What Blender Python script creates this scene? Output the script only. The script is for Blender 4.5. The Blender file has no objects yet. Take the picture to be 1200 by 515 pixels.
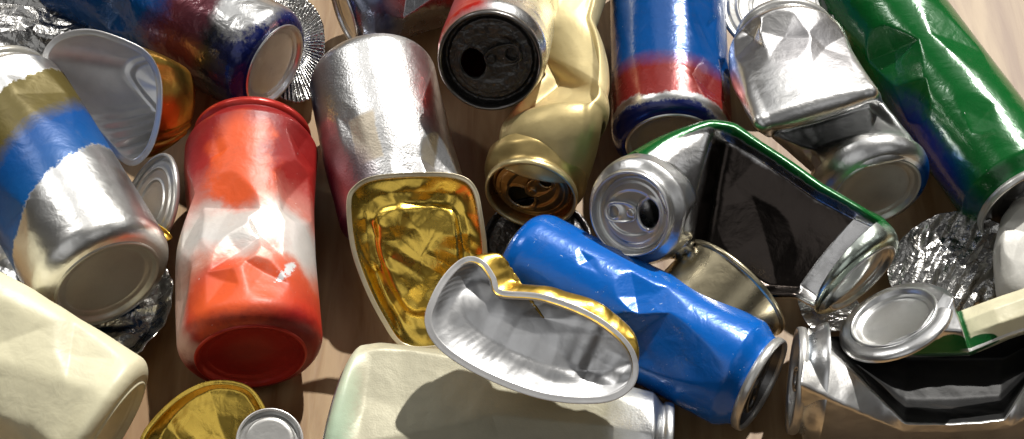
import bpy, math, random
import numpy as np

S = 0.01                                   # everything below is in centimetres
ELEV = math.radians(52); DIST = 95.0; FPX = 2232.0
CAM = np.array([0, -DIST*math.cos(ELEV), DIST*math.sin(ELEV)])
FWD = np.array([0, math.cos(ELEV), -math.sin(ELEV)])
RGT = np.array([1.0, 0, 0]); UPV = np.array([0, math.sin(ELEV), math.cos(ELEV)])
TOCAM = -FWD
sc = bpy.context.scene
COL = sc.collection

def P(px, py, z):
    r = FWD*FPX + RGT*(px-600) - UPV*(py-257.5)
    return CAM + r*((z-CAM[2])/r[2])

def cv(dx, dy, da):                        # offset: right, up in view, away
    return RGT*dx + UPV*dy + FWD*da

def end(px, py, z, face, ix, iy):          # end-disc centre and its outward normal (share facing the viewer, image direction)
    k = math.sqrt(max(0, 1-face*face))/math.hypot(ix, iy)
    return P(px, py, z), TOCAM*face+cv(ix*k, iy*k, 0)

def smooth(e0, e1, x):
    t = np.clip((x-e0)/(e1-e0), 0, 1); return t*t*(3-2*t)

def nrm(v):
    return v/np.maximum(np.linalg.norm(v, axis=-1, keepdims=True), 1e-9)

# ------------------------------------------------------------------ objects
def tag(o, label=None, cat=None, group=None, kind=None):
    if label: o['label'] = label
    if cat: o['category'] = cat
    if group: o['group'] = group
    if kind: o['kind'] = kind

def mesh_obj(name, verts, faces, mats, parent=None, origin=None, uvs=None, midx=None, flat=False):
    """verts in cm (world); origin in cm"""
    org = np.zeros(3) if origin is None else np.asarray(origin)
    v = (np.asarray(verts, float)-org)*S
    me = bpy.data.meshes.new(name)
    fa = np.asarray(faces, dtype=np.int32); nf_ = len(fa); k_ = fa.shape[1]
    me.vertices.add(len(v)); me.vertices.foreach_set('co', v.astype(np.float32).ravel())
    me.loops.add(nf_*k_); me.loops.foreach_set('vertex_index', fa.ravel())
    me.polygons.add(nf_); me.polygons.foreach_set('loop_start', np.arange(0, nf_*k_, k_, dtype=np.int32))
    me.update(calc_edges=True)
    if not isinstance(mats, (list, tuple)): mats = [mats]
    for m in mats: me.materials.append(m)
    if uvs is not None:
        ul = me.uv_layers.new(name='UVMap')
        li = np.zeros(len(me.loops), dtype=np.int32); me.loops.foreach_get('vertex_index', li)
        if isinstance(uvs, tuple):         # (vert uv, wrap flag by face)
            uv = uvs[0][li]
        else: uv = np.asarray(uvs)[li]
        ul.data.foreach_set('uv', uv.astype(np.float32).ravel())
    if midx is not None: me.polygons.foreach_set('material_index', np.asarray(midx, dtype=np.int32))
    if not flat: me.polygons.foreach_set('use_smooth', [True]*len(me.polygons))
    me.update()
    o = bpy.data.objects.new(name, me); COL.objects.link(o)
    if parent is not None: o.parent = parent
    else: o.location = (org*S).tolist()
    return o

def empty(name, loc, label, cat, group=None):
    o = bpy.data.objects.new(name, None); COL.objects.link(o)
    o.location = (np.asarray(loc)*S).tolist(); o.empty_display_size = 0.02
    tag(o, label, cat, group); return o

def grid_faces(nr, nc, wrap=True, off=0):
    i, j = np.meshgrid(np.arange(nr-1), np.arange(nc if wrap else nc-1), indexing='ij')
    i = i.ravel(); j = j.ravel(); k = (j+1) % nc
    return np.stack([off+i*nc+j, off+i*nc+k, off+(i+1)*nc+k, off+(i+1)*nc+j], 1)

def folds(p, seed, n, f0, f1, amp, sharp=1.0):
    """sum of bent triangle waves: crumpled facets. p (N,2|3) in cm"""
    rg = np.random.RandomState(seed); out = np.zeros(len(p))
    d = p.shape[1]
    for k in range(n):
        dr = rg.normal(size=d); dr /= np.linalg.norm(dr)
        dr2 = rg.normal(size=d); dr2 /= np.linalg.norm(dr2)
        f = f0*(f1/f0)**(k/max(1, n-1))
        q = p@dr*f + rg.rand() + 0.35*np.sin(p@dr2*f*2.3+rg.rand()*6)
        mod = 0.5+0.5*np.sin(p@dr2*f*3.1+rg.rand()*6)
        out += (np.abs((q % 1)*2-1)-0.5)*amp/(f/f0)**0.9*mod
    return out

# ---------------------------------------------------------------- materials
def nd(nt, t, **kw):
    n = nt.nodes.new(t)
    for k, v in kw.items():
        if k in n.inputs.keys() if hasattr(n.inputs, 'keys') else False: n.inputs[k].default_value = v
        else: setattr(n, k, v)
    return n

def math_n(nt, op, a, b=None, clamp=False):
    n = nt.nodes.new('ShaderNodeMath'); n.operation = op; n.use_clamp = clamp
    for i, x in enumerate((a, b)):
        if x is None: continue
        if isinstance(x, (int, float)): n.inputs[i].default_value = x
        else: nt.links.new(x, n.inputs[i])
    return n.outputs[0]

def noise_n(nt, vec, scale, detail=3, rough=0.55, dist=0.0):
    n = nt.nodes.new('ShaderNodeTexNoise')
    n.inputs['Scale'].default_value = scale; n.inputs['Detail'].default_value = detail
    n.inputs['Roughness'].default_value = rough; n.inputs['Distortion'].default_value = dist
    nt.links.new(vec, n.inputs['Vector']); return n.outputs['Fac']

def map_n(nt, x, a, b, c=0.0, d=1.0):
    n = nt.nodes.new('ShaderNodeMapRange'); n.interpolation_type = 'SMOOTHSTEP'
    nt.links.new(x, n.inputs[0])
    for i, v in enumerate((a, b, c, d)): n.inputs[i+1].default_value = v
    return n.outputs[0]

def mix_c(nt, f, a, b):
    n = nt.nodes.new('ShaderNodeMix'); n.data_type = 'RGBA'
    if isinstance(f, float): n.inputs[0].default_value = f
    else: nt.links.new(f, n.inputs[0])
    for i, x in ((6, a), (7, b)):
        if isinstance(x, tuple): n.inputs[i].default_value = (*x, 1)
        else: nt.links.new(x, n.inputs[i])
    return n.outputs[2]

SILVER = (0.80, 0.80, 0.79)
def mat(name, bands=None, color=SILVER, metal=1.0, rough=0.28, patches=(), ktheta=0.0, th_off=0.0,
        warp=0.03, wscale=45, wfine=0.03, bump=0.12, bscale=110, chips=0.0, chipcol=(0.85, 0.85, 0.82),
        coat=0.0, tint=0.12, grime=0.12, bscale2=700, bump2=0.05, dirt=0.22):
    """procedural paint on metal. bands: (u, rgb, metal, rough); patches: (u, th(-.5...5), ru, rth, rgb, metal, rough, soft)"""
    m = bpy.data.materials.new(name); m.use_nodes = True
    nt = m.node_tree; nt.nodes.clear(); L = nt.links.new
    out = nt.nodes.new('ShaderNodeOutputMaterial'); bs = nt.nodes.new('ShaderNodeBsdfPrincipled')
    L(bs.outputs[0], out.inputs[0])
    tc = nt.nodes.new('ShaderNodeTexCoord'); ob = tc.outputs['Object']
    uv = nt.nodes.new('ShaderNodeSeparateXYZ'); L(tc.outputs['UV'], uv.inputs[0])
    u = uv.outputs[0]; th = math_n(nt, 'SUBTRACT', uv.outputs[1], 0.5)
    n1 = math_n(nt, 'SUBTRACT', noise_n(nt, ob, wscale, 2), 0.5)
    n2 = math_n(nt, 'SUBTRACT', noise_n(nt, ob, wscale*9, 4, 0.7), 0.5)
    w = math_n(nt, 'ADD', math_n(nt, 'MULTIPLY', n1, warp*2), math_n(nt, 'MULTIPLY', n2, wfine*2))
    if bands:
        t = math_n(nt, 'ADD', u, w)
        if ktheta: t = math_n(nt, 'ADD', t, math_n(nt, 'MULTIPLY', math_n(nt, 'SUBTRACT', th, th_off), ktheta))
        r1 = nt.nodes.new('ShaderNodeValToRGB'); r2 = nt.nodes.new('ShaderNodeValToRGB')
        for r in (r1, r2):
            L(t, r.inputs[0])
            while len(r.color_ramp.elements) < len(bands): r.color_ramp.elements.new(0.5)
        for i, (p, c, me_, ro) in enumerate(bands):
            for r in (r1, r2): r.color_ramp.elements[i].position = p
            r1.color_ramp.elements[i].color = (*c, 1); r2.color_ramp.elements[i].color = (me_, ro, 0, 1)
        colr = r1.outputs[0]; mr = r2.outputs[0]
    else:
        a = nt.nodes.new('ShaderNodeRGB'); a.outputs[0].default_value = (*color, 1); colr = a.outputs[0]
        b = nt.nodes.new('ShaderNodeRGB'); b.outputs[0].default_value = (metal, rough, 0, 1); mr = b.outputs[0]
    for pa_ in patches:
        pu, pt, ru, rt, c, me_, ro, soft = pa_[:8]
        du = math_n(nt, 'DIVIDE', math_n(nt, 'ADD', math_n(nt, 'SUBTRACT', u, pu), w), ru)
        dt = math_n(nt, 'DIVIDE', math_n(nt, 'ADD', math_n(nt, 'SUBTRACT', th, pt), math_n(nt, 'MULTIPLY', w, 0.8)), rt)
        if len(pa_) > 8: d = math_n(nt, 'MAXIMUM', math_n(nt, 'ABSOLUTE', du), math_n(nt, 'ABSOLUTE', dt))
        else: d = math_n(nt, 'SQRT', math_n(nt, 'ADD', math_n(nt, 'MULTIPLY', du, du), math_n(nt, 'MULTIPLY', dt, dt)))
        f = map_n(nt, d, 1+soft, 1-soft)
        colr = mix_c(nt, f, colr, c); mr = mix_c(nt, f, mr, (me_, ro, 0.0))
    # slight colour unevenness, grime, chips (wear of its own shape)
    nz = noise_n(nt, ob, 60, 5, 0.6)
    dk = map_n(nt, nz, 0.35, 0.75, 1.0, 1.0-tint)
    vm = nt.nodes.new('ShaderNodeVectorMath'); vm.operation = 'SCALE'; L(colr, vm.inputs[0]); L(dk, vm.inputs['Scale'])
    colr = vm.outputs[0]
    df = map_n(nt, noise_n(nt, ob, 48, 7, 0.72, 0.5), 0.52, 0.78, 0.0, dirt)
    colr = mix_c(nt, df, colr, (.10, .075, .05))
    if chips:
        f = map_n(nt, noise_n(nt, ob, 420, 3, 0.6, 0.6), 0.80-chips, 0.83-chips)
        colr = mix_c(nt, f, colr, chipcol)
    L(colr, bs.inputs['Base Color'])
    sp = nt.nodes.new('ShaderNodeSeparateColor'); L(mr, sp.inputs[0])
    L(sp.outputs[0], bs.inputs['Metallic'])
    rr = math_n(nt, 'ADD', sp.outputs[1], math_n(nt, 'MULTIPLY', math_n(nt, 'SUBTRACT', noise_n(nt, ob, 130, 5, 0.65), 0.45), grime))
    rr = math_n(nt, 'ADD', rr, math_n(nt, 'MULTIPLY', df, 0.4))
    L(math_n(nt, 'MAXIMUM', rr, 0.04), bs.inputs['Roughness'])
    if coat:
        bs.inputs['Coat Weight'].default_value = coat; bs.inputs['Coat Roughness'].default_value = 0.08
    smp = nt.nodes.new('ShaderNodeMapping'); smp.inputs['Scale'].default_value = (60, 900, 240); smp.inputs['Rotation'].default_value = (.5, .3, .9); L(ob, smp.inputs[0])
    scr = map_n(nt, noise_n(nt, smp.outputs[0], 1.0, 2, 0.5, 1.5), 0.66, 0.72)
    scr = math_n(nt, 'MULTIPLY', scr, map_n(nt, noise_n(nt, ob, 70, 2), 0.5, 0.62))
    hh = math_n(nt, 'ADD', math_n(nt, 'MULTIPLY', noise_n(nt, ob, bscale, 3, 0.5, 0.4), 1.0), math_n(nt, 'MULTIPLY', noise_n(nt, ob, bscale2, 3), bump2))
    hh = math_n(nt, 'SUBTRACT', hh, math_n(nt, 'MULTIPLY', scr, 0.12))
    bp = nt.nodes.new('ShaderNodeBump'); bp.inputs['Strength'].default_value = bump; bp.inputs['Distance'].default_value = 0.004
    L(hh, bp.inputs['Height']); L(bp.outputs[0], bs.inputs['Normal'])
    if coat: L(bp.outputs[0], bs.inputs['Coat Normal'])
    return m

# --------------------------------------------------------------------- cans
class Can:
    def __init__(self, name, label, cat, spine, R, m, ends=('base', 'lid'), dents=(), roll=0, sm=0.10,
                 group='crushed drinks cans', endmat=None, rimmat=None, tabmat=None, tab=0, mouth=True, rnd=0, seed=1,
                 wr=0.02, nu=260, nth=250, soft=0.0, shoulder=1.0, lidprof=1.0, neck=0.84, pback=0.75, interior=None):
        self.R = R; self.neck = neck
        rowsx = []; side = []
        for s in spine:
            if isinstance(s[0], tuple):            # (point at theta -90, point at theta +90, depth, push)
                a_, b_ = np.asarray(P(*s[0])), np.asarray(P(*s[1])); dd = b_-a_; w_ = np.linalg.norm(dd)
                rowsx.append(list((a_+b_)/2)+[w_/2/R, s[2], s[3]]); side.append(dd/w_)
            else:
                c_ = s[0] if isinstance(s[0], np.ndarray) else P(*s[:3]); r_ = s[1:] if isinstance(s[0], np.ndarray) else s[3:]
                rowsx.append(list(c_)+[r_[0] if len(r_) > 0 else 1, r_[1] if len(r_) > 1 else 1, r_[2] if len(r_) > 2 else 0]); side.append(None)
        st = np.array(rowsx, float)
        Ts = nrm(np.gradient(st[:, :3], axis=0)); Ts[0] = nrm(st[1, :3]-st[0, :3]); Ts[-1] = nrm(st[-1, :3]-st[-2, :3])
        sd = []
        for i_, q_ in enumerate(side):
            if q_ is None: q_ = np.cross(Ts[i_], nrm(TOCAM-(Ts[i_]@TOCAM)*Ts[i_]))
            sd.append(q_)
        st = np.c_[st, np.array(sd)]
        seg = np.linalg.norm(np.diff(st[:, :3], axis=0), axis=1); cum = np.r_[0, np.cumsum(seg)]; L = cum[-1]
        N = 400; g = np.linspace(0, L, N)
        A = np.stack([np.interp(g, cum, st[:, k]) for k in range(9)], 1)
        w = max(1, int(N*sm/2))
        if len(spine) > 2 and w > 1:
            for _ in range(2):
                head = 2*A[0]-A[1:w+1][::-1]; tail = 2*A[-1]-A[-w-1:-1][::-1]
                head[:, 3:] = A[0, 3:]; tail[:, 3:] = A[-1, 3:]
                pad = np.r_[head, A, tail]
                c = np.cumsum(np.r_[np.zeros((1, 9)), pad], 0)
                A = ((c[2*w+1:]-c[:-2*w-1])/(2*w+1))[:N]
        d = np.linalg.norm(np.diff(A[:, :3], axis=0), axis=1); self.s = np.r_[0, np.cumsum(d)]; self.L = L = self.s[-1]
        self.A = A
        T = nrm(np.gradient(A[:, :3], self.s, axis=0))
        explicit = any(q_ is not None for q_ in side)
        if explicit:
            e2 = nrm(A[:, 6:9]); e1 = nrm(np.cross(e2, T))
            for k_ in (0, -1): pass
        else:
            e1 = nrm(TOCAM-(T@TOCAM)[:, None]*T); e2 = np.cross(T, e1)
        ro = math.radians(roll)
        self.T = T
        if explicit: self.e1, self.e2 = e1, e2
        else: self.e1 = e1*math.cos(ro)+e2*math.sin(ro); self.e2 = np.cross(T, self.e1)
        self.pback = pback
        rg = np.random.RandomState(seed); dents = list(dents)
        for k in range(rnd):
            dents.append((rg.uniform(.15, .85), rg.uniform(-100, 100), rg.uniform(.03, .09), rg.uniform(-80, 80), rg.uniform(.06, .4), rg.uniform(.06, .4), rg.uniform(.02, .2)))
        # body
        sg = np.unique(np.concatenate([np.linspace(0, L, nu), np.linspace(0, 1.6, 26), np.linspace(L-1.6, L, 26)])); sg = sg[(sg >= 0) & (sg <= L)]
        th = np.linspace(-math.pi, math.pi, nth+1)          # doubled seam, at the far side
        prof = np.ones_like(sg)
        self.ends = ends
        for e, dist in ((ends[0], sg), (ends[1], L-sg)):
            if e == 'lid':
                prof = np.minimum(prof, neck+(1-neck)*smooth(0.35, 0.35+0.9*shoulder, dist))
            elif e == 'base':
                k = np.clip(dist/(0.95*shoulder), 0, 1); prof = np.minimum(prof, 0.76+0.24*np.sqrt(np.clip(1-(1-k)**2, 0, 1))**1.1)
        Sg, Tg = np.meshgrid(sg, th, indexing='ij'); rad = R*np.repeat(prof[:, None], nth+1, 1)
        x = rad*np.cos(Tg); y = rad*np.sin(Tg)
        fade = np.ones_like(Sg)
        if ends[0]: fade = fade*smooth(0.25, 1.5, Sg)
        if ends[1]: fade = fade*smooth(0.25, 1.5, L-Sg)
        for dd in dents:
            s0, t0, dep, phi, kn, kp, kt = dd[:7]
            t0 = math.radians(t0); ph = math.radians(phi)
            h = x*math.cos(t0)+y*math.sin(t0); tau = -x*math.sin(t0)+y*math.cos(t0)
            ds = Sg-s0*L
            q = math.cos(ph)*ds+math.sin(ph)*tau; ww = -math.sin(ph)*ds+math.cos(ph)*tau
            lim = R*(1-dep)+np.maximum(-kn*q, kp*q)+kt*np.abs(ww)
            ex = h-lim
            r_ = 0.010*R+soft
            push = 0.5*(ex+np.sqrt(ex*ex+r_*r_))-0.5*r_*np.exp(-np.abs(ex)/r_)*0
            push = np.where(ex < -4*r_, 0, push)*smooth(-4*r_, -1*r_, ex)*fade*(h > -0.2*R)
            x = x-push*math.cos(t0); y = y-push*math.sin(t0)
        if wr:
            p3 = np.stack([x.ravel(), y.ravel(), Sg.ravel()], 1)
            f = folds(p3, seed+77, 5, 0.10, 0.45, wr*R).reshape(Sg.shape)*fade
            rr = np.maximum(np.hypot(x, y), 1e-6); x = x+f*x/rr; y = y+f*y/rr
        V = self.X(Sg.ravel(), x.ravel(), y.ravel(), push=True)
        lo = V[:, 2].min(); mid = A[N//2, :3].copy(); mid[2] = lo
        self.root = empty(name, mid, label, cat, group); self.org = mid
        UV = np.stack([(Sg/L).ravel(), (Tg/(2*math.pi)+.5).ravel()], 1)
        self.body = mesh_obj('body', V, grid_faces(len(sg), nth+1, wrap=False), m, self.root, mid, UV)
        endmat = endmat or M['silver']; rimmat = rimmat or endmat; tabmat = tabmat or endmat
        for k, e in enumerate(ends):
            if e == 'base': self.make_base(k, endmat)
            elif e == 'lid': self.make_lid(k, endmat, rimmat, tabmat, tab, mouth, lidprof)
            elif e == 'open': self.make_open(k, rimmat)

    def X(self, s, x, y, push=False):
        I = lambda a: np.stack([np.interp(s, self.s, a[:, k]) for k in range(a.shape[1])], 1)
        A = I(self.A); e1 = I(self.e1); e2 = I(self.e2); T = I(self.T)
        ext = np.where(s < 0, s, np.where(s > self.L, s-self.L, 0))
        if push:
            p = A[:, 5]*smooth(.96, .74, np.abs(y)/self.R); x = np.where(x > 0, x*(1-p)-p*self.pback*x, x)
        return A[:, :3]+e1*(A[:, 4]*x)[:, None]+e2*(A[:, 3]*y)[:, None]+T*ext[:, None]

    def S_(self, k, d):                      # distance d inward from end k
        return d if k == 0 else self.L-d

    def lathe(self, k, prof, n=96):
        th = np.linspace(0, 2*math.pi, n, endpoint=False); r = np.array([p[0] for p in prof])*self.R; d = np.array([p[1] for p in prof])
        r_, t_ = np.meshgrid(r, th, indexing='ij'); d_ = np.repeat(d[:, None], n, 1)
        V = self.X(self.S_(k, d_).ravel(), (r_*np.cos(t_)).ravel(), (r_*np.sin(t_)).ravel())
        uv = np.stack([r_.ravel()/self.R, t_.ravel()/6.2832], 1)
        return V, grid_faces(len(prof), n), uv

    def make_base(self, k, m):
        pr = [(.775, .03), (.765, -.05), (.745, -.08), (.72, -.05), (.70, .05), (.685, .13), (.665, .17), (.60, .18)]
        pr += [(.60*math.cos(a), .18+.18*math.sin(a)) for a in np.linspace(0.12, math.pi/2-.001, 14)]
        V, F, uv = self.lathe(k, pr); mesh_obj('base', V, F, m, self.root, self.org, uv)

    def make_open(self, k, m):
        r0 = 1.0
        pr = [(r0, 0.25), (r0+.035, .2), (r0+.045, .1), (r0+.035, 0), (r0, -.05), (r0-.03, 0), (r0-.035, .1), (r0-.03, .3)]
        V, F, uv = self.lathe(k, pr); mesh_obj('rim', V, F, m, self.root, self.org, uv)

    def make_lid(self, k, m, rm, tm, tab, mouth, lp):
        n_ = self.neck
        pr = [(n_-.01, .42), (n_+.005, .36), (n_+.035, .30), (n_+.045, .15), (n_+.035, -.02), (n_+.01, -.08), (n_-.02, -.04), (n_-.03, .1), (n_-.035, .3)]
        V, F, uv = self.lathe(k, pr); mesh_obj('rim', V, F, rm, self.root, self.org, uv)
        nr, n = 60, 120; R = self.R
        r = np.linspace(0.0, n_-.03, nr); th = np.linspace(0, 2*math.pi, n, endpoint=False)
        r_, t_ = np.meshgrid(r, th, indexing='ij')
        a0 = math.radians(tab); ca, sa = math.cos(a0), math.sin(a0)
        lx = r_*np.cos(t_); ly = r_*np.sin(t_)                # lid frame: +lx towards the mouth
        q = r_/(n_/.84)
        d = np.interp(q, [0, .60, .62, .70, .725, .77, .79, .81], [.36, .36, .40, .40, .62, .62, .45, .12])
        # recessed teardrop panel
        e = np.hypot((lx+.02)/.56, ly/.47); d = d+.07*smooth(1.0, .86, e)
        mh = np.hypot((lx-.33)/.215, ly/.27)
        d = d-.05*np.exp(-((mh-1.18)/.1)**2)
        X0 = lx.copy(); Y0 = ly.copy(); keep = None
        if mouth:
            ins = mh < 1
            insf = ins.ravel(); F = grid_faces(nr, n); F = F[~insf[F].all(1)]
            ang = np.arctan2(ly/.27, (lx-.33)/.215)
            used = np.zeros(nr*n, bool)
            used[F.ravel()] = True
            mv = ins & used.reshape(nr, n)
            X0 = np.where(mv, .33+.215*np.cos(ang), X0); Y0 = np.where(mv, .27*np.sin(ang), Y0); d = np.where(mv, d+.06, d)
        else: F = grid_faces(nr, n)
        gx = X0*ca-Y0*sa; gy = X0*sa+Y0*ca
        V = self.X(self.S_(k, d*lp).ravel(), (gx*R).ravel(), (gy*R).ravel())
        uvl = np.stack([(lx*.5+.5).ravel(), (ly*.5+.5).ravel()], 1)
        lid = mesh_obj('lid', V, F, m, self.root, self.org, uvl)
        # pull tab: plate with finger hole, curled edge, rivet
        N = 56; t = np.linspace(0, 2*math.pi, N, endpoint=False)
        ox = -.24+.34*np.sign(np.cos(t))*np.abs(np.cos(t))**.8; oy = .205*np.sign(np.sin(t))*np.abs(np.sin(t))**.75*(1-.08*np.cos(t))
        hx = -.40+.115*np.cos(t); hy = .125*np.sin(t)
        top = .20
        rows = []
        for (f, hgt) in ((0.0, .05), (-.03, .10), (-.02, .15), (.04, .17), (.14, .13), (.2, .10)):
            sc_ = 1-f
            rows.append((-.24+(ox+.24)*sc_, oy*sc_, np.full(N, hgt)))
        for (f, hgt) in ((1.22, .10), (1.1, .14), (1.0, .12), (.95, .06)):
            rows.append((-.40+(hx+.40)*f, hy*f, np.full(N, hgt)))
        xs = np.array([q_[0] for q_ in rows]); ys = np.array([q_[1] for q_ in rows]); hs = np.array([q_[2] for q_ in rows])
        hs = hs + .10*smooth(-.1, -.6, xs)
        gx = xs*ca-ys*sa; gy = xs*sa+ys*ca
        V = self.X(self.S_(k, (.36-hs)*lp).ravel(), (gx*R).ravel(), (gy*R).ravel())
        to = mesh_obj('pull_tab', V, grid_faces(len(rows), N), tm, lid, self.org)
        # rivet
        rr = np.array([.085, .085, .075, .045, .0]); hh = np.array([.08, .17, .2, .21, .205])
        r2, t2 = np.meshgrid(rr, t, indexing='ij'); h2 = np.repeat(hh[:, None], N, 1)
        xx = r2*np.cos(t2)-.02; yy = r2*np.sin(t2)
        V = self.X(self.S_(k, (.36-h2)*lp).ravel(), ((xx*ca-yy*sa)*R).ravel(), ((xx*sa+yy*ca)*R).ravel())
        mesh_obj('rivet', V, grid_faces(5, N), tm, lid, self.org)

# -------------------------------------------------------------------- trays
def closed_curve(pts, n, k=2):
    pts = np.asarray(pts, float); m = len(pts)
    dense = []
    for i in range(m):
        p0, p1, p2, p3 = pts[(i-1) % m], pts[i], pts[(i+1) % m], pts[(i+2) % m]
        for t in np.linspace(0, 1, 24, endpoint=False):
            dense.append(.5*((2*p1)+(-p0+p2)*t+(2*p0-5*p1+4*p2-p3)*t*t+(-p0+3*p1-3*p2+p3)*t**3))
    d = np.array(dense); dl = np.r_[0, np.cumsum(np.linalg.norm(np.diff(np.r_[d, d[:1]], axis=0), axis=1))]
    g = np.linspace(0, dl[-1], n, endpoint=False); dd = np.r_[d, d[:1]]
    return np.stack([np.interp(g, dl, dd[:, j]) for j in range(3)], 1)

def tray(name, label, cat, rim, off, scale, m_in, m_out, m_rim, flange=.38, pleat=.06, npleat=34, crum=.12, seed=3,
         group='crumpled foil food trays', fshift=None, wallcurve=.35, pleat_zone=None, ff=(.15, .8), panel=0.0):
    n = 240
    C = closed_curve([P(*p) for p in rim], n); cen = C.mean(0)
    # plane normal towards the opening
    U_, s_, Vt = np.linalg.svd(C-cen); nv = Vt[2]; nv = nv if nv@TOCAM > 0 else -nv
    tang = nrm(np.roll(C, -1, 0)-np.roll(C, 1, 0)); outw = nrm(np.cross(tang, nv)); 
    if ((C-cen)*outw).sum() < 0: outw = -outw
    off = cv(*off)
    fl = cen+(C-cen)*scale+off
    if fshift is not None: fl = fl+fshift(np.linspace(0, 1, n, endpoint=False))
    rows = []; nw = 16
    ar = np.arange(n)
    pl = np.abs(((ar*npleat/n) % 1)*2-1)-.5
    rg = np.random.RandomState(seed); pl = pl*(.5+rg.rand(npleat)[(ar*npleat//n).astype(int)])
    if pleat_zone is not None: pl = pl*pleat_zone(ar/n)
    for i in range(nw+1):
        t = i/nw
        p = C*(1-t)+fl*t
        bul = math.sin(math.pi*t)*wallcurve
        p = p-nrm(cen-C)*bul*.4 + outw*(pl*pleat*2*min(1, 3*t)*(1 if t < .95 else .5))[:, None]
        rows.append(p)
    fc = fl.mean(0); nf = 26
    for i in range(1, nf+1):
        t = 1-i/nf
        p = fc+(fl-fc)*max(t, .001)
        dd = panel*smooth(.86, .74, np.array(t))
        rows.append(p+nv*dd+outw*(pl*pleat*max(0, t-.8))[:, None])
    V = np.array(rows); sh = V.shape
    Vf = V.reshape(-1, 3)
    f = folds(Vf, seed, 7, ff[0], ff[1], crum)
    rowi = np.repeat(np.arange(sh[0]), n); wgt = smooth(1, nw*.9, rowi)
    Vf = Vf+nv*(f*wgt)[:, None]+outw[np.tile(ar, sh[0])]*(f*.18*smooth(0, 4, rowi)*(rowi <= nw))[:, None]
    low = Vf[np.argmin(Vf[:, 2])].copy(); org = np.array([cen[0], cen[1], low[2]])
    root = empty(name, org, label, cat, group)
    faces = grid_faces(sh[0], n)
    # orient so normals face the opening
    a, b, c = Vf[faces[len(faces)-n//2-n*3][0]], Vf[faces[len(faces)-n//2-n*3][1]], Vf[faces[len(faces)-n//2-n*3][2]]
    if np.cross(b-a, c-a)@nv < 0: faces = faces[:, ::-1]
    o = mesh_obj('bowl', Vf, faces, [m_in, m_out], root, org, np.stack([rowi/sh[0], np.tile(ar/n, sh[0])], 1))
    sm = o.modifiers.new('thickness', 'SOLIDIFY'); sm.thickness = .0005; sm.offset = -1; sm.material_offset = 1; sm.use_rim = False
    # rolled flange
    wob = folds(C, seed+5, 4, .12, .5, .10)
    prs = [(-.04, -.04), (-.01, .015), (.05, .02), (flange*.7, .015), (flange*.93, .05), (flange, .01), (flange*.95, -.04), (flange*.7, -.02), (.05, -.04)]
    R_ = [C+outw*a_+nv*(b_)+nv*(wob*a_/flange)[:, None] for a_, b_ in prs]
    mesh_obj('rim', np.array(R_).reshape(-1, 3), grid_faces(len(prs), n), m_rim, root, org)
    return root

def shell(root, org, cols, m, name='wall', seg=36, rseg=22, crum=.05, seed=1, sm=2):
    G = np.array([[P(*p) for p in c] for c in cols])               # columns x rows x 3
    nc, nr = G.shape[:2]
    tc_ = np.linspace(0, nc-1, (nc-1)*seg+1); tr_ = np.linspace(0, nr-1, (nr-1)*rseg+1)
    i = np.minimum(tc_.astype(int), nc-2); f = (tc_-i)[:, None, None]; A = G[i]*(1-f)+G[i+1]*f
    j = np.minimum(tr_.astype(int), nr-2); g = (tr_-j)[None, :, None]; A = A[:, j]*(1-g)+A[:, j+1]*g
    for _ in range(sm):
        B = A.copy(); B[1:-1] = (A[:-2]+2*A[1:-1]+A[2:])/4; A = B.copy(); A[:, 1:-1] = (B[:, :-2]+2*B[:, 1:-1]+B[:, 2:])/4
    V = A.reshape(-1, 3)
    V = V+TOCAM*folds(V, seed, 7, .12, .8, crum)[:, None]+cv(.3, 1, 0)*folds(V, seed+3, 4, .3, 1.2, crum*.4)[:, None]
    uu, vv = np.meshgrid(tc_/(nc-1), tr_/(nr-1), indexing='ij')
    o = mesh_obj(name, V, grid_faces(len(tc_), len(tr_), wrap=False), m, root, org, np.stack([uu.ravel(), vv.ravel()], 1))
    so_ = o.modifiers.new('thickness', 'SOLIDIFY'); so_.thickness = .0003; so_.offset = 0
    return o

# ----------------------------------------------------------- foil and discs
def foil(name, label, outline, m, amp=.5, seed=5, f=(.08, .9), lift=None, rim=0.0, pleats=0, n=200, nr=70, cat='foil', nfold=9, group='crumpled foil pieces', wave=0.1, dome=0.0, ani=None):
    C = closed_curve([P(*p) for p in outline], n); cen = C.mean(0)
    U_, s_, Vt = np.linalg.svd(C-cen); nv = Vt[2]; nv = nv if nv@(TOCAM+np.array([0, 0, .5])) > 0 else -nv
    rg = np.random.RandomState(seed)
    jag = 1+wave*folds(C, seed+9, 5, .15, 1.2, 1.0)
    rows = []
    ar = np.arange(n)
    for i in range(nr):
        t = max((i/(nr-1)), .002)
        p = cen+(C-cen)*t*(1+(jag-1)*t)[:, None] + nv*dome*(1-t*t)
        if rim: p = p+nv*rim*smooth(.8, 1, np.array(t))
        if pleats:
            pl = (np.abs(((ar*pleats/n) % 1)*2-1)-.5)*(.4+rg.rand()*.01+.6*np.abs(np.sin(ar*.37)))
            p = p+nv*(pl*.13*smooth(.35, .9, np.array(t)))[:, None]
        rows.append(p)
    V = np.array(rows).reshape(-1, 3)
    e = np.repeat(np.linspace(0, 1, nr), n)
    W = V-cen
    if ani is not None:
        ad = nrm(cv(ani[0], ani[1], 0)); W = W-ad*((W@ad)*.75)[:, None]
    V = V+nv*folds(W, seed, nfold, f[0], f[1], amp)[:, None] + cv(1, .2, 0)*folds(V, seed+40, 4, f[0], f[1], amp*.25)[:, None]
    org = np.array([cen[0], cen[1], V[:, 2].min()])
    o = mesh_obj(name, V, grid_faces(nr, n), m, None, org)
    sm = o.modifiers.new('thickness', 'SOLIDIFY'); sm.thickness = .0003; sm.offset = 0
    tag(o, label, cat, group); return o

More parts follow.
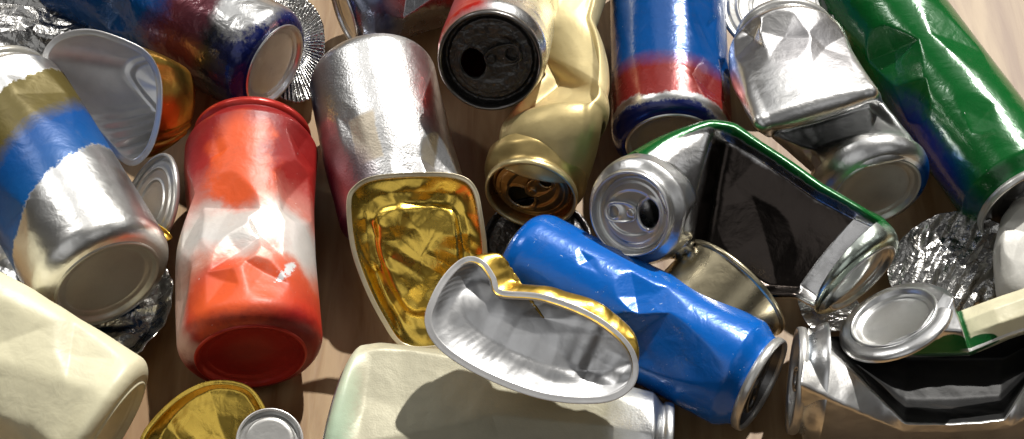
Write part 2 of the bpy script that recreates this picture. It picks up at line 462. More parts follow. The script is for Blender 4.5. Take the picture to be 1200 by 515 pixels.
def disc(name, label, cat, px, py, z, R, normal, m, m_rim, prof=None, group=None, seed=1, warp=.0, squash=1.0, th=.18):
    """tin lid: concentric beads + curled rim"""
    c = P(px, py, z); nv = nrm(np.array(normal, float)); a = nrm(np.cross(nv, UPV if abs(nv@UPV) < .95 else RGT)); b = np.cross(nv, a)
    n = 120
    prof = prof or [(0, 0), (.3, .01), (.42, .0), (.46, .06), (.50, .0), (.66, .0), (.70, .07), (.74, .0), (.84, -.02), (.88, -.12), (.92, -.10)]
    rr = np.concatenate([np.linspace(prof[i][0], prof[i+1][0], 6, endpoint=False) for i in range(len(prof)-1)]+[[prof[-1][0]]])
    hh = np.interp(rr, [p[0] for p in prof], [p[1] for p in prof])
    t = np.linspace(0, 2*math.pi, n, endpoint=False)
    def mk(rr, hh):
        r_, t_ = np.meshgrid(np.asarray(rr)*R, t, indexing='ij'); h_ = np.repeat(np.asarray(hh)[:, None], n, 1)
        w_ = warp*(np.sin(2*t_+seed)+.5*np.sin(3*t_+2*seed))*(r_/R)**2
        return c+a*(r_*np.cos(t_)).reshape(-1, 1)+b*(r_*np.sin(t_)*squash).reshape(-1, 1)+nv*(h_+w_).reshape(-1, 1)
    V = mk(rr, hh)
    rim = [(.91, -.12), (.92, .06), (.95, .12), (.985, .1), (1.0, .02), (.995, -th*.6), (.97, -th), (.93, -th), (.91, -.12)]
    V2 = mk([p[0] for p in rim], [p[1] for p in rim])
    org = np.array([c[0], c[1], min(V[:, 2].min(), V2[:, 2].min())])
    root = empty(name, org, label, cat, group)
    mesh_obj('panel', V, grid_faces(len(rr), n), m, root, org)
    mesh_obj('rim', V2, grid_faces(len(rim), n), m_rim, root, org)
    return root

# =============================================================== materials
RED = (.50, .018, .012); ORG = (.72, .075, .018); BLU = (.002, .075, .30); NAVY = (.006, .015, .13); GRN = (.003, .12, .02)
CREAM = (.78, .73, .50); WHT = (.80, .78, .72); OLV = (.13, .10, .022); PUR = (.10, .015, .04); GOLD = (.97, .66, .12); PGOLD = (.70, .58, .30)
M = {}
M['silver'] = mat('brushed_aluminium', rough=.33, bump=.06)
M['dull'] = mat('dull_aluminium', color=(.66, .65, .62), metal=.8, rough=.36, bump=.08)
M['bright'] = mat('bright_foil', color=(.80, .80, .80), rough=.38, bump=.05, grime=.15)
M['foil'] = mat('crinkled_foil', color=(.46, .45, .43), rough=.24, bump=.35, bscale=160)
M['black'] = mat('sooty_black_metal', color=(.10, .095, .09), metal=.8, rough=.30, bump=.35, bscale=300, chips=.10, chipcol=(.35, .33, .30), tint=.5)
M['sootrim'] = mat('sooty_rim', color=(.22, .21, .20), metal=1, rough=.3)
M['gold'] = mat('gold_foil', color=GOLD, rough=.27, bump=.10, bscale=140, grime=.12)
M['goldside'] = mat('gold_outside', color=(.80, .52, .10), rough=.30, bump=.10)
M['orangegold'] = mat('orange_gold_outside', bands=[(0, (.75, .50, .10), 1, .3), (.25, (.75, .48, .10), 1, .3), (.45, (.70, .22, .02), .7, .32), (1, (.6, .15, .02), .6, .35)], rough=.30)
M['rimwhite'] = mat('pale_rolled_rim', color=(.82, .81, .80), metal=.7, rough=.36, bump=.03)
M['rimcream'] = mat('cream_rolled_rim', color=(.82, .72, .50), metal=.55, rough=.34, bump=.03)
M['pgold'] = mat('pale_gold_lacquer', color=PGOLD, metal=.9, rough=.36, bump=.10, chips=.0)
M['pgoldlid'] = mat('brown_gold_lid', color=(.50, .33, .15), metal=1, rough=.28)
M['tin'] = mat('brassy_tin', color=(.60, .53, .36), metal=1, rough=.30, bump=.05)
M['tinred'] = mat('dark_red_lacquer', color=(.22, .01, .01), metal=.2, rough=.3)
M['cream'] = mat('cream_paint', color=CREAM, metal=0, rough=.42, bump=.10, chips=.0, tint=.08)
M['redbase'] = mat('red_base', color=(.50, .03, .02), metal=.35, rough=.30, patches=[(.0, .2, .3, 9, (.62, .08, .05), .5, .3, .5)])
M['darklid'] = mat('dark_grey_lid', color=(.20, .195, .19), metal=1, rough=.32, bump=.08)
M['trayin'] = mat('satin_foil_lining', color=(.88, .87, .85), metal=.75, rough=.40, bump=.06)
M['greybase'] = mat('grey_base', color=(.52, .50, .44), metal=.55, rough=.33, bump=.08)

# ================================================================= setting
def plane(name, x0, x1, y0, y1, z, m):
    o = mesh_obj(name, [(x0, y0, z), (x1, y0, z), (x1, y1, z), (x0, y1, z)], [(0, 1, 2, 3)], m, flat=True)
    return o
wm = bpy.data.materials.new('pale_wood'); wm.use_nodes = True
nt = wm.node_tree; bs = nt.nodes['Principled BSDF']
tc = nt.nodes.new('ShaderNodeTexCoord'); mp = nt.nodes.new('ShaderNodeMapping'); mp.inputs['Scale'].default_value = (9, 1.2, 1); mp.inputs['Rotation'].default_value = (0, 0, math.radians(-35))
nt.links.new(tc.outputs['Object'], mp.inputs[0])
nw_ = nt.nodes.new('ShaderNodeTexNoise'); nw_.inputs['Scale'].default_value = 9; nw_.inputs['Detail'].default_value = 6; nw_.inputs['Distortion'].default_value = 1.2
nt.links.new(mp.outputs[0], nw_.inputs['Vector'])
cr = nt.nodes.new('ShaderNodeValToRGB'); cr.color_ramp.elements[0].position = .3; cr.color_ramp.elements[0].color = (.20, .10, .034, 1)
cr.color_ramp.elements[1].position = .7; cr.color_ramp.elements[1].color = (.40, .27, .135, 1)
nt.links.new(nw_.outputs['Fac'], cr.inputs[0]); nt.links.new(cr.outputs[0], bs.inputs['Base Color']); bs.inputs['Roughness'].default_value = .5
bp = nt.nodes.new('ShaderNodeBump'); bp.inputs['Strength'].default_value = .15; bp.inputs['Distance'].default_value = .002
nt.links.new(nw_.outputs['Fac'], bp.inputs['Height']); nt.links.new(bp.outputs[0], bs.inputs['Normal'])
o = plane('tabletop', -150, 150, -110, 150, 0, wm); tag(o, kind='structure')

# ==================================================================== cans
def pb(*a, **k): return mat(*a, **k)

# red can
m = pb('red_white_paint', bands=[(0, (.24, .006, .006), .0, .44), (.2, (.30, .010, .008), .0, .44), (.32, (.38, .02, .015), .0, .46), (.44, (.60, .22, .17), .1, .44), (.55, (.76, .70, .64), .4, .42), (.63, (.76, .72, .68), .45, .42), (.73, (.66, .26, .18), .1, .44), (.81, (.60, .08, .03), .0, .46), (.92, (.56, .035, .014), .0, .46), (.97, (.32, .010, .008), .0, .44), (1, (.22, .006, .006), .1, .44)],
       patches=[(.32, .0, .20, .085, (.80, .10, .015), .0, .44, .3), (.62, -.17, .12, .08, (.78, .74, .69), .3, .38, .5), (.80, .01, .06, .07, (.46, .04, .03), .1, .36, .5), (.86, -.02, .12, .10, (.80, .10, .018), .0, .46, .5), (.84, .19, .2, .06, (.74, .50, .44), .1, .4, .6), (.80, -.115, .022, .012, (.85, .85, .85), .2, .3, .3)],
       warp=.11, wscale=40, wfine=.03, chips=.07, bump=.12, dirt=.25)
Can('drink_can', 'red can with a white sprayed patch around its dented waist and a dark red base', 'can',
    [(296, 160, 3.3), (291, 245, 3.4, .94, .9), (288, 310, 3.4, .99, .96), (294, 418, 3.3)], 3.3, m, ends=('lid', 'base'), endmat=M['redbase'], rimmat=M['redbase'],
    dents=[(.50, 10, .20, 12, .35, .25, .05), (.70, -5, .16, -35, .28, .5, .1), (.80, -25, .10, 30, .6, .15, .1), (.40, -55, .18, 30, .25, .25, .2), (.62, -22, .14, 55, .2, .6, .15), (.38, 75, .14, 10, .2, .2, 0), (.17, -62, .12, 20, .15, .3, .1), (.5, 40, .1, -60, .3, .1, .1)], rnd=4, seed=4, wr=.03, mouth=False)

# blue, red and blackened can, top left
m = pb('blue_soot_paint', bands=[(0, BLU, .3, .25), (.55, BLU, .3, .22), (.66, (.12, .02, .03), .5, .3), (.78, (.09, .02, .03), .6, .32), (.86, (.03, .03, .035), .8, .25), (.97, NAVY, .4, .25), (1, NAVY, .3, .25)],
       patches=[(.88, -.12, .10, .10, (.70, .70, .69), .9, .28, .3)], warp=.08, wfine=.05, bump=.2, coat=.4)
m2 = pb('blue_flaked_base', color=(.45, .45, .44), rough=.25)
Can('drink_can', 'glossy dark blue can with soot stains and a clean domed silver bottom, top left', 'can',
    [(70, -52, 3.6), (322, 77, 3.9)], 2.9, m, ends=('lid', 'base'), endmat=M['silver'], dents=[(.45, 30, .10, 20, .2, .2, .05), (.6, -40, .16, 10, .15, .25, 0)], rnd=3, seed=11)

# olive / blue / silver can, left
m = pb('olive_blue_silver_paint', bands=[(0, SILVER, 1, .32), (.275, SILVER, 1, .32), (.285, OLV, .35, .42), (.44, OLV, .35, .42), (.52, BLU, .1, .34), (.70, (.006, .095, .32), .1, .34), (.712, SILVER, 1, .32), (1, (.78, .77, .74), 1, .32)],
       ktheta=-.62, th_off=.02, warp=.03, wfine=.03, bump=.10, patches=[(.20, .12, .06, .10, (.82, .82, .82), .3, .35, .12)])
Can('drink_can', 'silver can with ragged olive and blue paint bands, leaning at the left edge', 'can',
    [(-6, 108, 4.6), (60, 220, 4.6), (126, 332, 4.6)], 3.35, m, ends=('lid', 'base'), endmat=M['greybase'],
    dents=[(.12, 10, .12, 40, .3, .15, .1), (.28, -50, .08, 0, .1, .1, 0), (.7, 30, .05, 20, .08, .1, 0)], rnd=1, seed=21, wr=.008)

# silver purple can
m = pb('silver_purple_paint', bands=[(0, SILVER, 1, .34), (1, (.78, .77, .76), .95, .34)],
       patches=[(.15, .22, .25, .07, (.02, .03, .09), .7, .3, .4), (.85, .20, .42, .11, PUR, .6, .3, .5), (.62, .035, .12, .035, (.60, .53, .42), .6, .45, .10, 1), (.80, .10, .16, .06, (.48, .36, .40), .9, .3, .6), (.35, -.27, .5, .03, (.3, .05, .05), .8, .3, .5)],
       bump=.16, bscale=90, warp=.015, wfine=.008, bscale2=900, bump2=.35)
Can('drink_can', 'bare silver can with purple stained left flank, behind the gold tray', 'can',
    [(434, 82, 3.5), (455, 180, 3.4, 1, .95), (480, 272, 3.0, .98, .86)], 3.2, m, ends=('base', 'lid'),
    dents=[(.80, -50, .16, 15, .25, .22, .18), (.84, -20, .10, -50, .2, .4, .1), (.55, 25, .04, 60, .10, .12, .05)], seed=31, wr=.015)

# black topped can
m = pb('red_silver_paint', bands=[(0, RED, .3, .3), (.9, RED, .3, .3), (1, SILVER, 1, .28)], patches=[(.8, -.14, .6, .19, SILVER, 1, .27, .12)], bump=.1, warp=.04)
Can('drink_can', 'red and silver can with a soot blackened lid pointing at the viewer', 'can',
    [(600, -6, 3.2), (574, 72, 8.2)], 2.66, m, ends=('base', 'lid'), endmat=M['black'], rimmat=M['sootrim'], tab=120, mouth=True, seed=41, wr=.02, neck=.90)

# pale gold crushed can
G0, G1 = end(622, 229, 4.2, .67, -.25, -.95)
m = pb('pale_gold_paint', bands=[(0, PGOLD, .4, .5), (.6, PGOLD, .4, .5), (.9, (.55, .42, .17), .7, .4), (1, (.5, .36, .14), .9, .3)], bump=.08, chips=.04, chipcol=(.3, .24, .12))
Can('drink_can', 'matt pale gold can crushed and folded double, brown lid open towards the front', 'can',
    [(664, -40, 4.5), ((697, 30, 5.6), (624, 36, 5.0), .55, .3), ((709, 106, 7.2), (644, 92, 4.2), .4, .9), ((706, 138, 6.8), (588, 166, 4.8), .78, .1), (G0-G1*2.0, .96, .96), (G0, .98, .98)], 2.6, m, ends=('base', 'lid'), endmat=M['pgoldlid'], rimmat=M['pgold'], tab=150,
    dents=[(.48, 10, .42, 25, .5, .45, .05), (.42, 50, .3, 15, .4, .4, 0), (.62, 35, .2, -35, .3, .4, .1), (.25, 30, .25, -60, .3, .4, .1), (.2, -10, .2, 25, .5, .3, .1), (.33, 60, .2, 70, .2, .5, .1)], rnd=5, seed=51, sm=.02, wr=.03)

# blue and red upright can at the top
m = pb('blue_red_paint', bands=[(0, BLU, .15, .2), (.74, BLU, .15, .2), (.82, (.24, .02, .016), .2, .25), (.935, (.28, .025, .02), .25, .27), (.945, SILVER, 1, .32), (.965, SILVER, 1, .32), (.975, NAVY, .2, .22), (1, NAVY, .2, .22)],
       ktheta=.12, warp=.03, wfine=.02, bump=.10, coat=.3, chips=.06)
Can('drink_can', 'straight glossy blue can with a red band near its foot, at the top edge', 'can',
    [(781, -75, 3.3), (783, 40, 3.3, 1, .97), (788, 170, 3.3)], 3.0, m, ends=('lid', 'base'), dents=[(.6, -30, .06, 70, .1, .15, .03), (.88, -35, .10, 20, .15, .3, .1)], rnd=2, seed=61, wr=.012)

# crushed silver can, right of centre
S0, S1 = end(1027, 226, 4.2, .66, .3, -.95)
m = pb('bare_silver_blue_edge', bands=[(0, (.74, .73, .72), 1, .30), (.5, SILVER, 1, .32), (1, SILVER, 1, .31)], patches=[(.97, -.27, .12, .09, BLU, .5, .28, .4), (.25, -.05, .16, .12, (.50, .49, .50), 1, .42, .4), (.61, .03, .075, .16, (.012, .012, .012), .6, .4, .15)], bump=.12)  # near-black patch paints the shade under the flap into the colour
Can('drink_can', 'bare silver can buckled in the middle with shade painted dark into the crease', 'can',
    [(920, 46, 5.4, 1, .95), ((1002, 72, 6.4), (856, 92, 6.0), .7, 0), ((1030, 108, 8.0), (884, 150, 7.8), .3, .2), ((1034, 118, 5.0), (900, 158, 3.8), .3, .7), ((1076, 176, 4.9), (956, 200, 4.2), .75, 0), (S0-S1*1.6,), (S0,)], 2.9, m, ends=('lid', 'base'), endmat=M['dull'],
    dents=[(.16, 10, .2, 30, .4, .25, .15), (.22, -35, .18, -50, .3, .3, .1), (.12, 45, .15, 60, .3, .2, .1), (.76, -10, .14, -20, .3, .2, .1), (.7, 50, .2, 20, .3, .3, .1)], rnd=2, seed=71, wr=.03, sm=.04)

# green and silver folded can
m = pb('green_silver_paint', bands=[(0, SILVER, 1, .32), (.12, SILVER, 1, .32), (.125, (.70, .69, .68), 1, .25), (.88, (.70, .69, .68), 1, .25), (.9, SILVER, 1, .32), (1, (.5, .6, .5), 1, .24)],
       patches=[(.16, -.22, .045, .10, GRN, .2, .25, .2), (.55, -.28, .42, .122, GRN, .2, .25, .05, 1), (.595, .085, .25, .217, (.05, .041, .036), 1, .22, .05, 1)], warp=.012, wfine=.01, bump=.10)  # last patch paints the dark reflection in the pushed-in hollow
F0, F1 = end(738, 251, 7.4, .87, -.95, -.3); H0, H1 = end(1010, 326, 5.0, .42, .65, -.757)
Can('drink_can', 'silver and green can folded around a hollow painted dark, open lid with ring pull facing left', 'can',
    [(F0, .86, .86), (F0-F1*1.3, .98, .98), (F0-F1*2.2,), ((832, 141, 7.8), (801, 298, 5.4), .6, .2), ((862, 146, 7.9), (828, 310, 4.8), .32, 1), ((965, 216, 7.6), (890, 350, 4.4), .30, 1), ((1016, 246, 7.3), (930, 350, 4.6), .34, 1), (H0-H1*1.0, 1, .85), (H0,)], 2.6, m, ends=('lid', 'base'), tab=20, endmat=M['silver'],
    shoulder=.6, seed=81, sm=.022, wr=.07, dents=[(.1, 30, .12, 30, .2, .3, .1), (.45, -20, .3, 30, .5, .3, .2), (.6, 10, .4, -50, .3, .6, .2)])

# front blue can
m = pb('bright_blue_paint', color=(.001, .13, .55), metal=.1, rough=.24, bump=.10, coat=.3, chips=.10, chipcol=(.5, .62, .8), tint=.1)
Can('drink_can', 'bright blue can with a triangular dent lying beside the silver tray, grey lid front', 'can',
    [(606, 303, 4.0), (893, 452, 4.0)], 2.56, m, ends=('base', 'lid'), endmat=M['darklid'], rimmat=M['dull'], tab=-60,
    dents=[(.56, 12, .24, 35, .55, .14, .04), (.50, -25, .12, -40, .3, .12, .1), (.42, 50, .20, -30, .25, .18, .1), (.30, 30, .06, 70, .1, .2, .05), (.7, 20, .06, 30, .1, .1, .02), (.55, -30, .08, 20, .2, .1, .05)], rnd=1, seed=91, wr=.015)

# green can on the right
m = pb('deep_green_paint', bands=[(0, GRN, .1, .22), (.62, GRN, .1, .22), (.95, GRN, .1, .24), (1, (.003, .07, .02), .2, .25)], patches=[(.74, .19, .22, .07, (.005, .02, .16), .1, .25, .5)], bump=.10, coat=.3, chips=.05, warp=.03)
Can('drink_can', 'deep green can with a bluish stain near its lid, at the right edge', 'can',
    [(1000, -38, 3.2), (1203, 240, 3.2)], 2.85, m, ends=('base', 'lid'), endmat=M['darklid'], rimmat=M['dull'], tab=0, mouth=False,
    dents=[(.42, 35, .16, 25, .3, .15, .05), (.6, 45, .12, -20, .2, .25, .1), (.5, -30, .07, 40, .1, .1, .0), (.78, 0, .06, -30, .1, .2, .05)], seed=101, wr=.012)

# small can at the very top
m = pb('greyblue_silver', bands=[(0, (.3, .32, .38), 1, .25), (.2, (.08, .1, .2), .8, .3), (.35, (.55, .55, .57), 1, .25), (1, (.6, .6, .62), 1, .25)], bump=.15)
Can('drink_can', 'small grey silver can peeping in at the top edge behind the purple stained can', 'can',
    [(403, 14, 2.8), (480, -12, 2.8), (560, -35, 2.6)], 2.4, m, ends=('base', 'lid'), dents=[(.4, 10, .2, 30, .3, .3, .1)], seed=111, rnd=2)

# cream can, bottom left
C0, C1 = end(128, 512, 3.2, .10, .85, -.50)
m = pb('cream_paint_left', color=CREAM, metal=0, rough=.45, bump=.12, tint=.12, chips=.05, chipcol=(.40, .2, .1), coat=.0)
Can('drink_can', 'cream painted can dented flat along its side, bottom left corner', 'can',
    [(C0-C1*15, 1, .7), (C0-C1*7, 1.0, .6), (C0-C1*1.5, 1, .72), (C0, .97, .8)], 3.75, m, ends=('lid', 'base'), endmat=M['cream'],
    dents=[(.75, 50, .16, 5, .12, .10, 0), (.62, -30, .2, 35, .25, .18, .05), (.8, -50, .16, -25, .3, .2, .1), (.7, -8, .13, -20, .10, .05, .0), (.62, 20, .12, 60, .15, .25, .05), (.85, 25, .10, -40, .2, .2, .08), (.58, 5, .12, 70, .3, .25, .02), (.9, -10, .06, 15, .3, .08, .1)], rnd=8, soft=.12, seed=121, wr=.035, shoulder=.7)

# cream flattened can, bottom centre; shade painted greyer past its bright left end
m = pb('cream_painted_shade', bands=[(0, (.74, .71, .52), 0, .45), (.12, (.50, .47, .34), .25, .46), (.80, (.40, .38, .28), .3, .46), (.86, (.60, .60, .56), .6, .4), (.92, SILVER, 1, .3), (1, SILVER, 1, .3)],
       patches=[(.03, .2, .05, .3, (.55, .7, .5), 0, .4, .5)], bump=.10, bscale2=1400, bump2=.25, tint=.1)
Can('drink_can', 'pale greenish cream can squashed flat under the silver tray, small silver neck at right', 'can',
    [((416, 408, 3.4), (366, 600, 1.4), .5, 0), ((450, 403, 3.6), (430, 604, 1.4), .5, 0), ((600, 420, 3.6), (600, 615, 1.4), .46, 0), ((705, 444, 3.4), (705, 606, 1.4), .5, 0), ((748, 456, 3.4), (744, 600, 1.4), .55, 0), ((788, 466, 3.3), (782, 596, 1.5), .55, 0)], 4.1, m, ends=('base', 'lid'), endmat=M['silver'],
    dents=[(.12, -20, .3, 25, .2, .08, .05), (.5, 10, .25, -15, .12, .12, .05), (.3, 40, .2, 60, .2, .2, .1)], rnd=6, seed=131, wr=.03, sm=.05, mouth=False, shoulder=.6)

# bottom right folded can
BLK = (.010, .010, .010)  # near-black that puts the hollow's shade into the colour
m = pb('bare_silver_blue_end', bands=[(0, (.30, .42, .55), .9, .25), (.6, SILVER, 1, .28), (1, SILVER, 1, .3)], bump=.06)  # bluish at the lid end, silver further along
L0, L1 = end(930, 446, 3.3, -.06, -.97, .1)
c = Can('drink_can', 'silver can crumpled open around a hollow painted black for shade, bottom right corner', 'can',
        [(L0,), (L0-L1*1.25,)], 2.75, m, ends=('lid', None), endmat=M['dull'], seed=141, wr=.0, nu=40)
m = pb('silver_with_painted_shade', bands=[(0, (.76, .74, .70), 1, .36), (.16, SILVER, .9, .38), (1, SILVER, .9, .36)], patches=[(.5, -.27, .9, .262, BLK, .2, .55, .015, 1)], warp=.004, wfine=.004, bump=.10)
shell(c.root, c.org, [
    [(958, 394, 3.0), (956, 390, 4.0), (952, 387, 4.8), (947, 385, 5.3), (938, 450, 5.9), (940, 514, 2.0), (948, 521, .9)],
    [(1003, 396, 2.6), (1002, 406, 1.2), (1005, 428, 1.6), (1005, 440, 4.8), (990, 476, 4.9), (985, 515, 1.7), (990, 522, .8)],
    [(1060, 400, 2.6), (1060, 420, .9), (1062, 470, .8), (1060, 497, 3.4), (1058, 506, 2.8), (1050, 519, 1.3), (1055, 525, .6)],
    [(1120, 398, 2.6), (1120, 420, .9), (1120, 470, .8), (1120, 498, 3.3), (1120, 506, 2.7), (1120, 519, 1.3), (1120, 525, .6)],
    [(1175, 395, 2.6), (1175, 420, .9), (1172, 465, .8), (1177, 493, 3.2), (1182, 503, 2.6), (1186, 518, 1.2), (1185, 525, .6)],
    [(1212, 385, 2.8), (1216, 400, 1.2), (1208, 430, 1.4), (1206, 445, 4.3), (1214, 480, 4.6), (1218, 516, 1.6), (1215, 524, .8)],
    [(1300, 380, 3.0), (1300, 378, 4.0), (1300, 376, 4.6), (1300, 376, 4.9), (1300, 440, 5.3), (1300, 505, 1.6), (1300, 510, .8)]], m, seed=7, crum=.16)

# green, cream and silver torn can above it
K0, K1 = end(1047, 372, 6.0, .45, -.49, .87)
m = pb('bare_silver_short', bands=[(0, SILVER, 1, .3), (1, SILVER, 1, .3)], bump=.06)
c = Can('drink_can', 'flattened can with silver, green and cream bands, above the bottom right corner', 'can',
        [(K0,), (K0-K1*.35,)], 2.62, m, ends=('base', None), endmat=M['silver'], seed=151, wr=0, nu=30, shoulder=.3)
m = pb('silver_green_cream_paint', bands=[(0, SILVER, 1, .3), (.40, SILVER, 1, .3), (.405, (.8, .8, .78), .2, .4), (.425, (.8, .8, .78), .2, .4), (.43, GRN, .1, .3), (.62, GRN, .1, .3), (.63, CREAM, 0, .42), (1, CREAM, 0, .42)],
       patches=[(.33, .25, .12, .22, GRN, .15, .28, .05), (.66, .22, .10, .16, GRN, .15, .28, .05), (.75, .22, .35, .022, (.85, .85, .82), .2, .4, .1, 1)], warp=.012, wfine=.012, bump=.1)
shell(c.root, c.org, [
    [(1098, 335, 6.0), (1106, 344, 7.0), (1078, 386, 6.9), (1012, 414, 5.4), (1014, 418, 3.4)],
    [(1110, 340, 6.4), (1117, 350, 7.2), (1100, 387, 7.1), (1066, 416, 5.8), (1068, 419, 3.4)],
    [(1114, 356, 6.0), (1120, 366, 7.0), (1128, 388, 6.9), (1136, 414, 6.0), (1136, 417, 3.6)],
    [(1122, 366, 5.4), (1126, 378, 5.5), (1131, 393, 5.4), (1139, 413, 5.2), (1140, 416, 3.4)],
    [(1160, 352, 5.6), (1165, 362, 6.1), (1172, 379, 6.0), (1180, 395, 5.4), (1181, 398, 3.6)],
    [(1238, 325, 5.8), (1242, 335, 6.4), (1246, 353, 6.2), (1252, 370, 5.6), (1254, 374, 3.8)]], m, seed=17, crum=.06)

# gold tin
m = pb('brass_tin_wall', color=(.55, .48, .32), metal=1, rough=.28, bump=.05)
Can('food_tin', 'low brass coloured tin with dark red lining, wedged under the folded green can', 'tin',
    [(812, 388, 3.2), (862, 336, 3.8)], 2.85, m, ends=('open', 'open'), rimmat=M['tin'], endmat=M['tin'], seed=161, wr=.0, group=None)

# cream fragment at right edge
m = pb('white_cream_paint', color=(.74, .72, .66), metal=.1, rough=.38, bump=.12)
Can('drink_can', 'whitish crumpled can cut off by the right edge', 'can',
    [(1212, 245, 2.6, .7, .8), (1203, 300, 2.8, .8, .7), (1210, 360, 2.4, .8, .8)], 2.0, m, ends=('lid', 'base'), dents=[(.45, 30, .3, 10, .4, .4, .1)], seed=171, wr=.05, rnd=3)

# =================================================================== trays
tray('foil_tray', 'silver lined foil tray with orange gold outside, standing on edge at upper left', 'foil tray',
     [(57, 72, 6.2), (66, 52, 6.8), (85, 43, 7.2), (110, 42, 7.4), (142, 52, 7.2), (168, 66, 6.8), (181, 88, 6.0), (184, 115, 5.2), (181, 145, 4.2), (172, 172, 3.3), (158, 187, 2.8), (146, 184, 3.0), (128, 165, 3.6), (105, 138, 4.4), (78, 105, 5.2)],
     (2.3, .1, 2.0), .66, M['trayin'], M['orangegold'], M['rimwhite'], crum=.06, seed=8, npleat=30, pleat=.16, flange=.30, pleat_zone=lambda t: smooth(.52, .6, t)*smooth(.86, .78, t), panel=-.2)
tray('foil_tray', 'shiny gold foil tray with a crinkled panel, propped against the silver can', 'foil tray',
     [(411, 240, 6.6), (418, 222, 7.0), (440, 211, 7.2), (490, 207, 7.3), (533, 209, 7.2), (553, 222, 7.0), (561, 255, 6.2), (566, 300, 4.9), (562, 350, 3.5), (545, 395, 2.3), (505, 406, 2.0), (472, 402, 2.0), (450, 372, 2.8), (430, 332, 4.0), (416, 290, 5.2)],
     (.0, .0, .28), .80, M['gold'], M['goldside'], M['rimcream'], crum=.42, seed=14, npleat=40, pleat=.0, panel=.26, ff=(.14, .7), flange=.20, wallcurve=.1)
tray('foil_tray', 'bent oval silver foil tray with gold outside, resting on the cream can in front', 'foil tray',
     [(547, 309, 8.4), (562, 312, 8.5), (573, 327, 8.3), (584, 347, 8.0), (635, 353, 8.2), (690, 374, 8.0), (727, 402, 7.6), (740, 428, 7.0), (733, 452, 6.5), (702, 465, 6.2), (640, 461, 6.2), (575, 438, 6.5), (525, 408, 7.0), (506, 380, 7.5), (512, 352, 7.9), (528, 325, 8.2)],
     (.75, .75, .55), .88, M['bright'], M['goldside'], M['rimwhite'], crum=.40, seed=19, npleat=72, pleat=.03, flange=.30, ff=(.16, .9), pleat_zone=lambda t: .1+smooth(.55, .62, t)*smooth(.86, .75, t)*.7+smooth(.88, .95, t)*.8)
tray('foil_dish', 'round gold foil dish at the bottom edge below the red can', 'foil dish',
     [(168, 520, 1.6), (185, 492, 2.2), (215, 465, 2.8), (250, 451, 3.1), (285, 455, 3.0), (303, 474, 2.6), (313, 505, 2.0), (308, 545, 1.2), (270, 575, .8), (210, 570, .8), (175, 550, 1.0)],
     (.1, .2, .6), .80, M['gold'], M['goldside'], M['gold'], crum=.34, seed=27, flange=.2, pleat=.0, group=None, ff=(.12, .6))

# ============================================================ foil and lids
foil('foil_sheet', 'crumpled silver foil sheet in the top left corner', [(-40, -10, 3), (30, -30, 3.2), (100, -10, 3.4), (150, 40, 3.0), (120, 75, 2.4), (70, 85, 2.2), (20, 85, 2.0), (-40, 70, 2.5)], M['foil'], amp=.6, seed=6, f=(.2, 1.6), nfold=12, ani=(1, -.35))
foil('foil_sheet', 'round crinkled foil dish under the olive and blue can', [(-20, 330, 1.0), (30, 300, 1.2), (110, 285, 1.2), (180, 300, 1.2), (204, 335, 1.2), (198, 375, 1.0), (175, 410, .9), (135, 432, .8), (80, 425, .8), (20, 400, .9)], M['foil'], amp=.35, seed=16, rim=.6, f=(.25, 2.0), nfold=13, ani=(1, .3))
foil('foil_sheet', 'crinkled dark foil heap below the green can', [(1035, 330, 1.6), (1050, 285, 2.4), (1090, 255, 2.6), (1140, 250, 2.4), (1175, 270, 2.2), (1180, 310, 1.8), (1165, 345, 1.4), (1120, 372, 1.2), (1070, 375, 1.0)], M['foil'], amp=.5, seed=26, f=(.25, 2.4), nfold=14, ani=(.5, .85))
foil('foil_sheet', 'pleated foil dish edge behind the domed silver can bottom', [(310, -10, 2.4), (340, -8, 2.5), (366, 8, 2.5), (379, 40, 2.2), (376, 95, 1.4), (360, 120, 1.0), (320, 110, 1.0), (290, 60, 1.6)], M['foil'], amp=.12, seed=36, pleats=72, n=720, nr=30)
foil('foil_sheet', 'shadowed foil scrap between the folded can and the bottom right can', [(935, 340, 1.0), (980, 335, 1.4), (1010, 360, 1.2), (1000, 385, .8), (950, 385, .6)], M['foil'], amp=.4, seed=46)

disc('tin_lid', 'ridged grey tin lid standing between the olive can and the red can', 'tin lid', 178, 238, 2.6, 2.5, (-.75, -.2, .6), M['dull'], M['dull'], warp=.08)
disc('tin_lid', 'grey round tin lid behind the buckled silver can at the top edge', 'tin lid', 912, 8, 3.5, 3.05, (0, -.2, 1), M['dull'], M['dull'])
disc('tin_lid', 'small silver lid at the bottom edge beside the gold dish', 'tin lid', 316, 517, 2.4, 1.5, (0.1, -.3, 1), M['dull'], M['rimwhite'], prof=[(0, 0), (.70, 0), (.76, -.10), (.84, -.12), (.92, -.05)])
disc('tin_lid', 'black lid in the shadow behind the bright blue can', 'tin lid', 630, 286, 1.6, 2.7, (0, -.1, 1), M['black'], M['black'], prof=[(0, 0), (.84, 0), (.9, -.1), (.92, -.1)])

foil('foil_sheet', 'pale wrinkled foil strip at the left edge above the cream can', [(-30, 290, 2.0), (0, 285, 2.2), (30, 300, 2.2), (48, 330, 2.0), (45, 362, 1.8), (10, 350, 2.0), (-30, 330, 2.0)], M['silver'], amp=.3, seed=66, f=(.2, 1.4), nr=40)
foil('foil_scrap', 'tiny curled gold foil scrap beside the olive and blue can', [(172, 256, 3.4), (184, 262, 3.6), (198, 272, 3.6), (203, 279, 3.4), (192, 282, 3.2), (180, 270, 3.2)], M['gold'], amp=.15, seed=56, f=(.3, 1.5), nr=30, n=80, group=None)
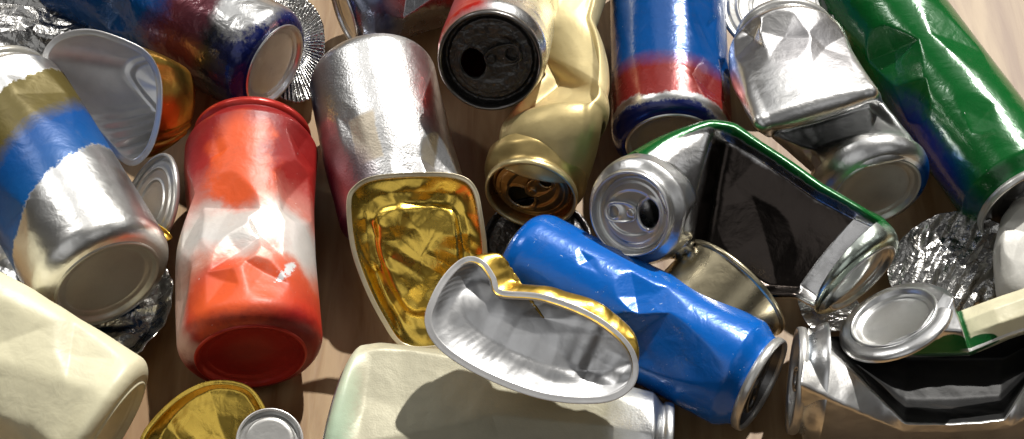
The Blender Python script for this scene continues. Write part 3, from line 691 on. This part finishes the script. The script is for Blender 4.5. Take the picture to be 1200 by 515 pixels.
# ======================================================= camera and lights
cd = bpy.data.cameras.new('camera'); co = bpy.data.objects.new('camera', cd); COL.objects.link(co)
co.location = (CAM*S).tolist(); co.rotation_euler = (math.pi/2-ELEV, 0, 0)
cd.sensor_fit = 'HORIZONTAL'; cd.sensor_width = 36; cd.lens = 36*FPX/1200; cd.clip_start = .01; cd.clip_end = 50
sc.camera = co
from mathutils import Vector
def aim(o, frm, to=(0, 0, 0)):
    o.location = frm; o.rotation_euler = (Vector(to)-Vector(frm)).to_track_quat('-Z', 'Y').to_euler()
sl = bpy.data.lights.new('sun', 'SUN'); so = bpy.data.objects.new('sun', sl); COL.objects.link(so)
sl.energy = 4.7; sl.angle = math.radians(1.0); sl.color = (1, .97, .92); aim(so, (.42, 1.0, 1.15))
al = bpy.data.lights.new('highlight_area_lamp', 'AREA'); ao = bpy.data.objects.new('highlight_area_lamp', al); COL.objects.link(ao)  # unseen area lamp added for highlights on the cans
al.shape = 'RECTANGLE'; al.size = .14; al.size_y = .5; al.energy = 5; al.color = (1, .98, .95); aim(ao, (-1.05, .95, 1.35))
wd = bpy.data.worlds.new('World'); sc.world = wd; wd.use_nodes = True
nt = wd.node_tree; bg = nt.nodes['Background']
tc = nt.nodes.new('ShaderNodeTexCoord'); sx = nt.nodes.new('ShaderNodeSeparateXYZ'); nt.links.new(tc.outputs['Generated'], sx.inputs[0])
cr = nt.nodes.new('ShaderNodeValToRGB'); el = cr.color_ramp.elements
el[0].position = 0.0; el[0].color = (.03, .028, .026, 1); el[1].position = 1; el[1].color = (.06, .06, .062, 1)
e = el.new(.35); e.color = (.025, .022, .02, 1); e = el.new(.62); e.color = (.03, .029, .028, 1); e = el.new(.76); e.color = (.06, .06, .06, 1)
nt.links.new(sx.outputs[2], cr.inputs[0])
fy = map_n(nt, sx.outputs[1], -.9, .5, .8, 1.0)
vm = nt.nodes.new('ShaderNodeVectorMath'); vm.operation = 'SCALE'; nt.links.new(cr.outputs[0], vm.inputs[0]); nt.links.new(fy, vm.inputs['Scale'])
acc = vm.outputs[0]
for d_, r_, st_ in (((-.45, -.40, .80), 19, .75), ((.50, -.35, .80), 10, .8), ((-.1, .75, .66), 14, .9), ((.75, .35, .55), 8, 1.0), ((-.1, -.77, .63), 13, .7)):  # added soft bright spots, out of view, for the metals to reflect
    d_ = nrm(np.array(d_)); dp = nt.nodes.new('ShaderNodeVectorMath'); dp.operation = 'DOT_PRODUCT'
    nt.links.new(tc.outputs['Generated'], dp.inputs[0]); dp.inputs[1].default_value = d_.tolist()
    mk = map_n(nt, dp.outputs['Value'], math.cos(math.radians(r_+7)), math.cos(math.radians(r_-7)), 0, st_)
    ad = nt.nodes.new('ShaderNodeVectorMath'); ad.operation = 'ADD'; cb = nt.nodes.new('ShaderNodeCombineXYZ')
    for q_ in range(3): nt.links.new(mk, cb.inputs[q_])
    nt.links.new(acc, ad.inputs[0]); nt.links.new(cb.outputs[0], ad.inputs[1]); acc = ad.outputs[0]
nt.links.new(acc, bg.inputs['Color']); bg.inputs['Strength'].default_value = 0.75
sc.view_settings.view_transform = 'Standard'; sc.view_settings.look = 'None'; sc.view_settings.exposure = 0.0; sc.view_settings.gamma = 1
